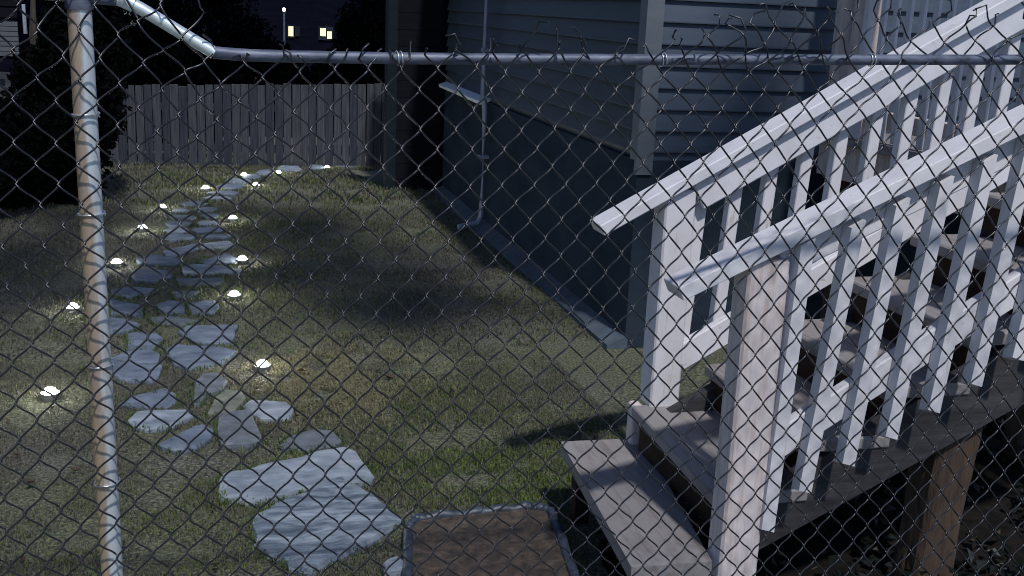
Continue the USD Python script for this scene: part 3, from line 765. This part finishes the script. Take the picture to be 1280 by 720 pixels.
P = np.vstack([lawn_points(210000, -1.3, 1.6, 2.3, 5.2, 1), lawn_points(90000, -2.2, 2.1, 5.2, 9.2, 2), lawn_points(45000, -2.2, 2.3, 9.2, 14, 3)])
far = np.concatenate([np.zeros(210000), np.ones(90000), np.full(45000, 2)])
ok = ~shapely.contains_xy(avoid, P[:, 0], P[:, 1]) & ~shapely.contains_xy(litter_area, P[:, 0], P[:, 1])
# thin, patchy turf
ok &= meshkit.fbm(np.column_stack([P * 5, 0 * far]), 3, 17) + rng.uniform(-.2, .2, len(P)) > .46
P, far = P[ok], far[ok]
gr = greenness(P); u = rng.uniform(0, 1, len(P))
kinds = np.where(u < gr * .7, 0, np.where(u < gr * .92, 1, 2))
tuft = np.exp(-(((P[:, 0] - .27) / .12) ** 2 + ((P[:, 1] - 3.85) / .12) ** 2)) + np.exp(-(((P[:, 0] - .02) / .14) ** 2 + ((P[:, 1] - 3.0) / .12) ** 2))
kinds[(rng.uniform(0, 1, len(P)) < tuft)] = 1
H = np.array([.019, .026, .042])[far.astype(int)] * (1 + .5 * (gr > .5)); W = np.array([.0035, .006, .010])[far.astype(int)]
for k, (nm, m) in enumerate((('grass', 'grass_blade'), ('bright_grass', 'bright_grass_blade'), ('dry_grass', 'dry_grass_blade'))):
    s = kinds == k
    obj(nm, blades(P[s], H[s], W[s], 100 + k), m, kind='stuff', cat='grass', label=('short dull green grass of the lawn', 'yellow-green grass tufts in the lawn', 'dry straw-coloured grass in the lawn')[k])

eg = []
for p_ in stone_polys:                       # longer grass creeping over the edges of the stones
    L_ = p_.exterior.length; k_ = int(L_ * 330)
    q_ = np.array([p_.exterior.interpolate(t_).coords[0] for t_ in rng.uniform(0, L_, k_)])
    eg.append(q_ + rng.normal(0, .011, q_.shape))
eg = np.vstack(eg); eg = eg[meshkit.fbm(np.column_stack([eg * 6, 0 * eg[:, 0]]), 3, 41) > .42]
obj('edge_grass', blades(eg, np.full(len(eg), .032), np.full(len(eg), .0045), 130, 1.0), 'grass_blade', kind='stuff', cat='grass', label='longer grass growing along the edges of the flagstones')
r_ = np.random.default_rng(55)
pp_ = np.column_stack([r_.normal(.52, .20, 26000), r_.normal(4.72, .27, 26000)])
pp_ = pp_[~shapely.contains_xy(avoid, pp_[:, 0], pp_[:, 1]) & (meshkit.fbm(np.column_stack([pp_ * 7, 0 * pp_[:, 0]]), 3, 31) > .44)]
obj('lit_grass_patch', blades(pp_, np.full(len(pp_), .022), np.full(len(pp_), .005), 120, 1.0), 'lit_pool_blade', kind='stuff', cat='grass', label='pale straw patch of lawn right of the large path light')
# earth under the stairs with litter and ground ivy
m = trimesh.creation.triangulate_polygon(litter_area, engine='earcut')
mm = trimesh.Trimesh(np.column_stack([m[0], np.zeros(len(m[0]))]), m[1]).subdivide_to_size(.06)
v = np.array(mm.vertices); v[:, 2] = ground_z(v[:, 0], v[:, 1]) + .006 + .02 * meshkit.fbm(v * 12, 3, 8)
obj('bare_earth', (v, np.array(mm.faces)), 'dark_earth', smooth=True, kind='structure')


def scatter(poly, n, seed):
    r = np.random.default_rng(seed); x0, y0, x1, y1 = poly.bounds
    p = np.column_stack([r.uniform(x0, x1, n * 3), r.uniform(y0, y1, n * 3)])
    return p[shapely.contains_xy(poly, p[:, 0], p[:, 1])][:n]


p = scatter(litter_area, 5000, 5); dens = meshkit.fbm(np.column_stack([p * 2.5, 0 * p[:, 0]]), 3, 21); p = p[dens > .45]
c = np.column_stack([p, ground_z(p[:, 0], p[:, 1]) + rng.uniform(.02, .13, len(p))])
obj('ground_ivy', leaves(c, .042, 61, .8, .6), 'ivy_leaf', kind='stuff', cat='ground cover', label='low dark ivy leaves on the earth under the stairs')
p = np.vstack([scatter(litter_area, 260, 6), scatter(shapely.box(-1.2, 2.4, 1.3, 5), 60, 7)])
p = p[~shapely.contains_xy(avoid, p[:, 0], p[:, 1])]
c = np.column_stack([p, ground_z(p[:, 0], p[:, 1]) + rng.uniform(.015, .04, len(p))])
obj('leaf_litter', leaves(c, .034, 62, .55, .5, .3), 'dry_leaf', kind='stuff', cat='leaf litter', label='dry brown fallen leaves scattered under the stairs and on the lawn')


def weed(px, py, y, h, n, seed, label):
    g = on_y(px, py, y); t = thing('weed', label, 'weed', (g[0], y, float(ground_z(g[0], y))))
    r = np.random.default_rng(seed); q = MB(); cs = []
    for k in range(9):
        a = r.uniform(0, 6.28); l = h * r.uniform(.5, 1)
        e = np.array([math.cos(a) * l * .6, math.sin(a) * l * .6, l])
        q.tube([(0, 0, 0), e * [.35, .35, .6], e], [.003, .0025, .0015], 5)
        cs += [e * s + r.normal(size=3) * .012 for s in np.linspace(.35, 1, max(2, n // 9))]
    obj('stem', q, 'weed_leaf', t); obj('leaf', leaves(np.array(cs), .035, seed, .65, .3), 'weed_leaf', t)


weed(848, 610, 2.95, .17, 60, 71, 'small leafy green weed between the low step and the stairs')
weed(862, 500, 3.75, .22, 90, 72, 'dark leafy weed behind the far railing under its lower rail')

# ------------------------------------------------------------------ chain-link fence, closest to the viewer
cf = thing('chain_link_fence', 'dark wire chain-link fence with bent top rail and galvanized post, closest to viewer', 'fence')
FENCE_Y = 2.07
POST_X = -.224
pt = [(POST_X - .006 * k / 8, FENCE_Y + .034, .0 - .15 + k * (1.66 + .15) / 8) for k in range(9)]
obj('post', MB().tube([(POST_X + .012, FENCE_Y + .034, -.15), (POST_X, FENCE_Y + .034, 1.636)], .0205, 24), 'side_lit_post_metal', cf, smooth=40)
obj('post_cap', MB().tube([(POST_X, FENCE_Y + .034, 1.6361), (POST_X, FENCE_Y + .034, 1.655), (POST_X, FENCE_Y + .034, 1.668)], [.024, .024, .012], 20), 'rail_metal', cf, smooth=40)
POST2 = 2.3
obj('post', MB().tube([(POST2, FENCE_Y + .034, -.15), (POST2, FENCE_Y + .034, 1.66)], .0205, 20), 'side_lit_post_metal', cf, smooth=40)
RR = .0112


def curve(pts, n):
    pts = np.array(pts, float); s = np.concatenate([[0], np.cumsum(np.linalg.norm(np.diff(pts, axis=0), axis=1))])
    t = np.linspace(0, s[-1], n); p = np.stack([np.interp(t, s, pts[:, k]) for k in range(3)], 1)
    for _ in range(4):
        p[1:-1] = p[1:-1] * .5 + (p[:-2] + p[2:]) * .25
    return p


RY = FENCE_Y + .018
left = [(-1.4, RY + .012, 1.672), (-.224, RY + .012, 1.660), (-.158, RY + .012, 1.655)]
obj('top_rail', MB().tube(curve(left, 30), RR, 14), 'rail_metal', cf, smooth=40)
bent = [(-.158, RY + .010, 1.6555), (-.132, RY + .006, 1.648), (.002, RY, 1.5695)]
obj('bent_rail', MB().tube(curve(bent, 24), RR * 1.02, 14), 'lit_rail_metal', cf, smooth=40, label='bright bent length of the top rail')
obj('rail_collar', MB().tube([bent[1], np.array(bent[1]) + [-.022, .002, .010]], RR * 1.3, 14), 'lit_rail_metal', cf, smooth=40)
right = [(.0, RY, 1.5705), (.03, RY, 1.5665), (.30, RY, 1.570), (.551, RY, 1.5755), (1.1, RY, 1.592), (1.7, RY, 1.611), (2.6, RY, 1.64)]
rc = curve(right, 90)
obj('top_rail', MB().tube(rc, RR, 14), 'rail_metal', cf, smooth=40)


def rail_z(x):
    return np.interp(x, [-1.4, -.203, -.132, 0, .3, .551, 1.1, 1.7, 2.6], [1.672, 1.66, 1.648, 1.57, 1.57, 1.5755, 1.592, 1.611, 1.64])


# every wire is one zig-zag strand hooked into its neighbours
HW, VH = .0665, .0745       # diamond width and height
NSUB = 6
i0, i1 = int(-.62 / (HW / 2)), int(2.12 / (HW / 2))
for i in range(i0, i1):
    r = np.random.default_rng(1000 + i)
    xc = (i + .5) * HW / 2
    top = float(rail_z(xc)) + r.uniform(.012, .05) + .055 * min(1, max(0, (xc - .7) / .4)) + (.05 if xc < -.02 else 0)
    nseg = int(1.72 / (VH / 2)); z, x, y = [], [], []
    for k in range(nseg):
        for s in range(NSUB):
            t = s / NSUB
            zz = (k + t) * VH / 2
            # dwell a little at the hooks
            e = t * t * (3 - 2 * t) * .35 + t * .65
            sgn = 1 if (k + i) % 2 == 0 else -1
            x.append(xc + sgn * (e - .5) * (HW / 2 * 1.09)); z.append(zz)
            # strand runs in front on the way up one way, behind on the other
            y.append(-.0026 * math.cos(math.pi * t) * sgn + .0024 * math.sin(2 * math.pi * t))
    x, y, z = map(np.array, (x, y, z))
    keep = z <= top; x, y, z = x[keep], y[keep], z[keep]
    # sag and kinks: smooth over the sheet so that neighbours stay hooked, stronger near the rail
    pp = np.column_stack([x * 2.2, z * 2.2, 0 * z]); amp = .024 + .034 * np.clip((z - 1.3) / .3, 0, 1)
    dx = (meshkit.noise(pp, 5) - .5) * amp; dz = (meshkit.noise(pp + 40, 6) - .5) * amp
    pq = np.column_stack([x * 11, z * 11, 0 * z]); a2 = .005 + .034 * np.clip((z - 1.5) / .12, 0, 1)
    dx += (meshkit.noise(pq, 7) - .5) * a2; dz += (meshkit.noise(pq + 9, 8) - .5) * a2
    dy = (meshkit.noise(pp * .6 + 77, 4) - .5) * .02 + (meshkit.noise(pq, 12) - .5) * .09 * np.clip((z - 1.56) / .08, 0, 1)
    # where the rail was crushed the mesh is pushed down and out
    cr = np.exp(-((x - .0) / .16) ** 2) * np.clip((z - 1.2) / .4, 0, 1)
    dz -= .045 * cr; dy -= .01 * cr
    w = np.column_stack([x + dx, FENCE_Y - .004 + y + dy, z + dz])
    # the cut ends stand up as bent barbs
    e = w[-1]; a = r.uniform(-1, 1); L = r.uniform(.012, .03)
    w = np.vstack([w, e + [a * L * .5, r.uniform(-.01, .01), L * .8], e + [a * L * 1.3, r.uniform(-.015, .015), L * r.uniform(.4, 1.3)]])
    obj('wire', MB().tube(w, .00195, 6), 'wire_metal', cf, smooth=True)
for x in (.33, .86, 1.33, 1.82):
    z = float(rail_z(x)); a = np.linspace(0, 2 * np.pi * 1.6, 22)
    obj('tie_wire', MB().tube(np.column_stack([x + a * .0012, RY + np.cos(a) * (RR + .002), z + np.sin(a) * (RR + .002)]), .0014, 5), 'galvanized', cf, smooth=True)
for z in (.74, .98, 1.27, 1.45):
    a = np.linspace(0, 2 * np.pi * 1.15, 22); xx = POST_X + .012 * (1 - (z + .15) / 1.8)
    obj('tie_wire', MB().tube(np.column_stack([xx + np.cos(a) * .0235, FENCE_Y + .034 + np.sin(a) * .0235, z + a * .001]), .0016, 5), 'galvanized', cf, smooth=True)
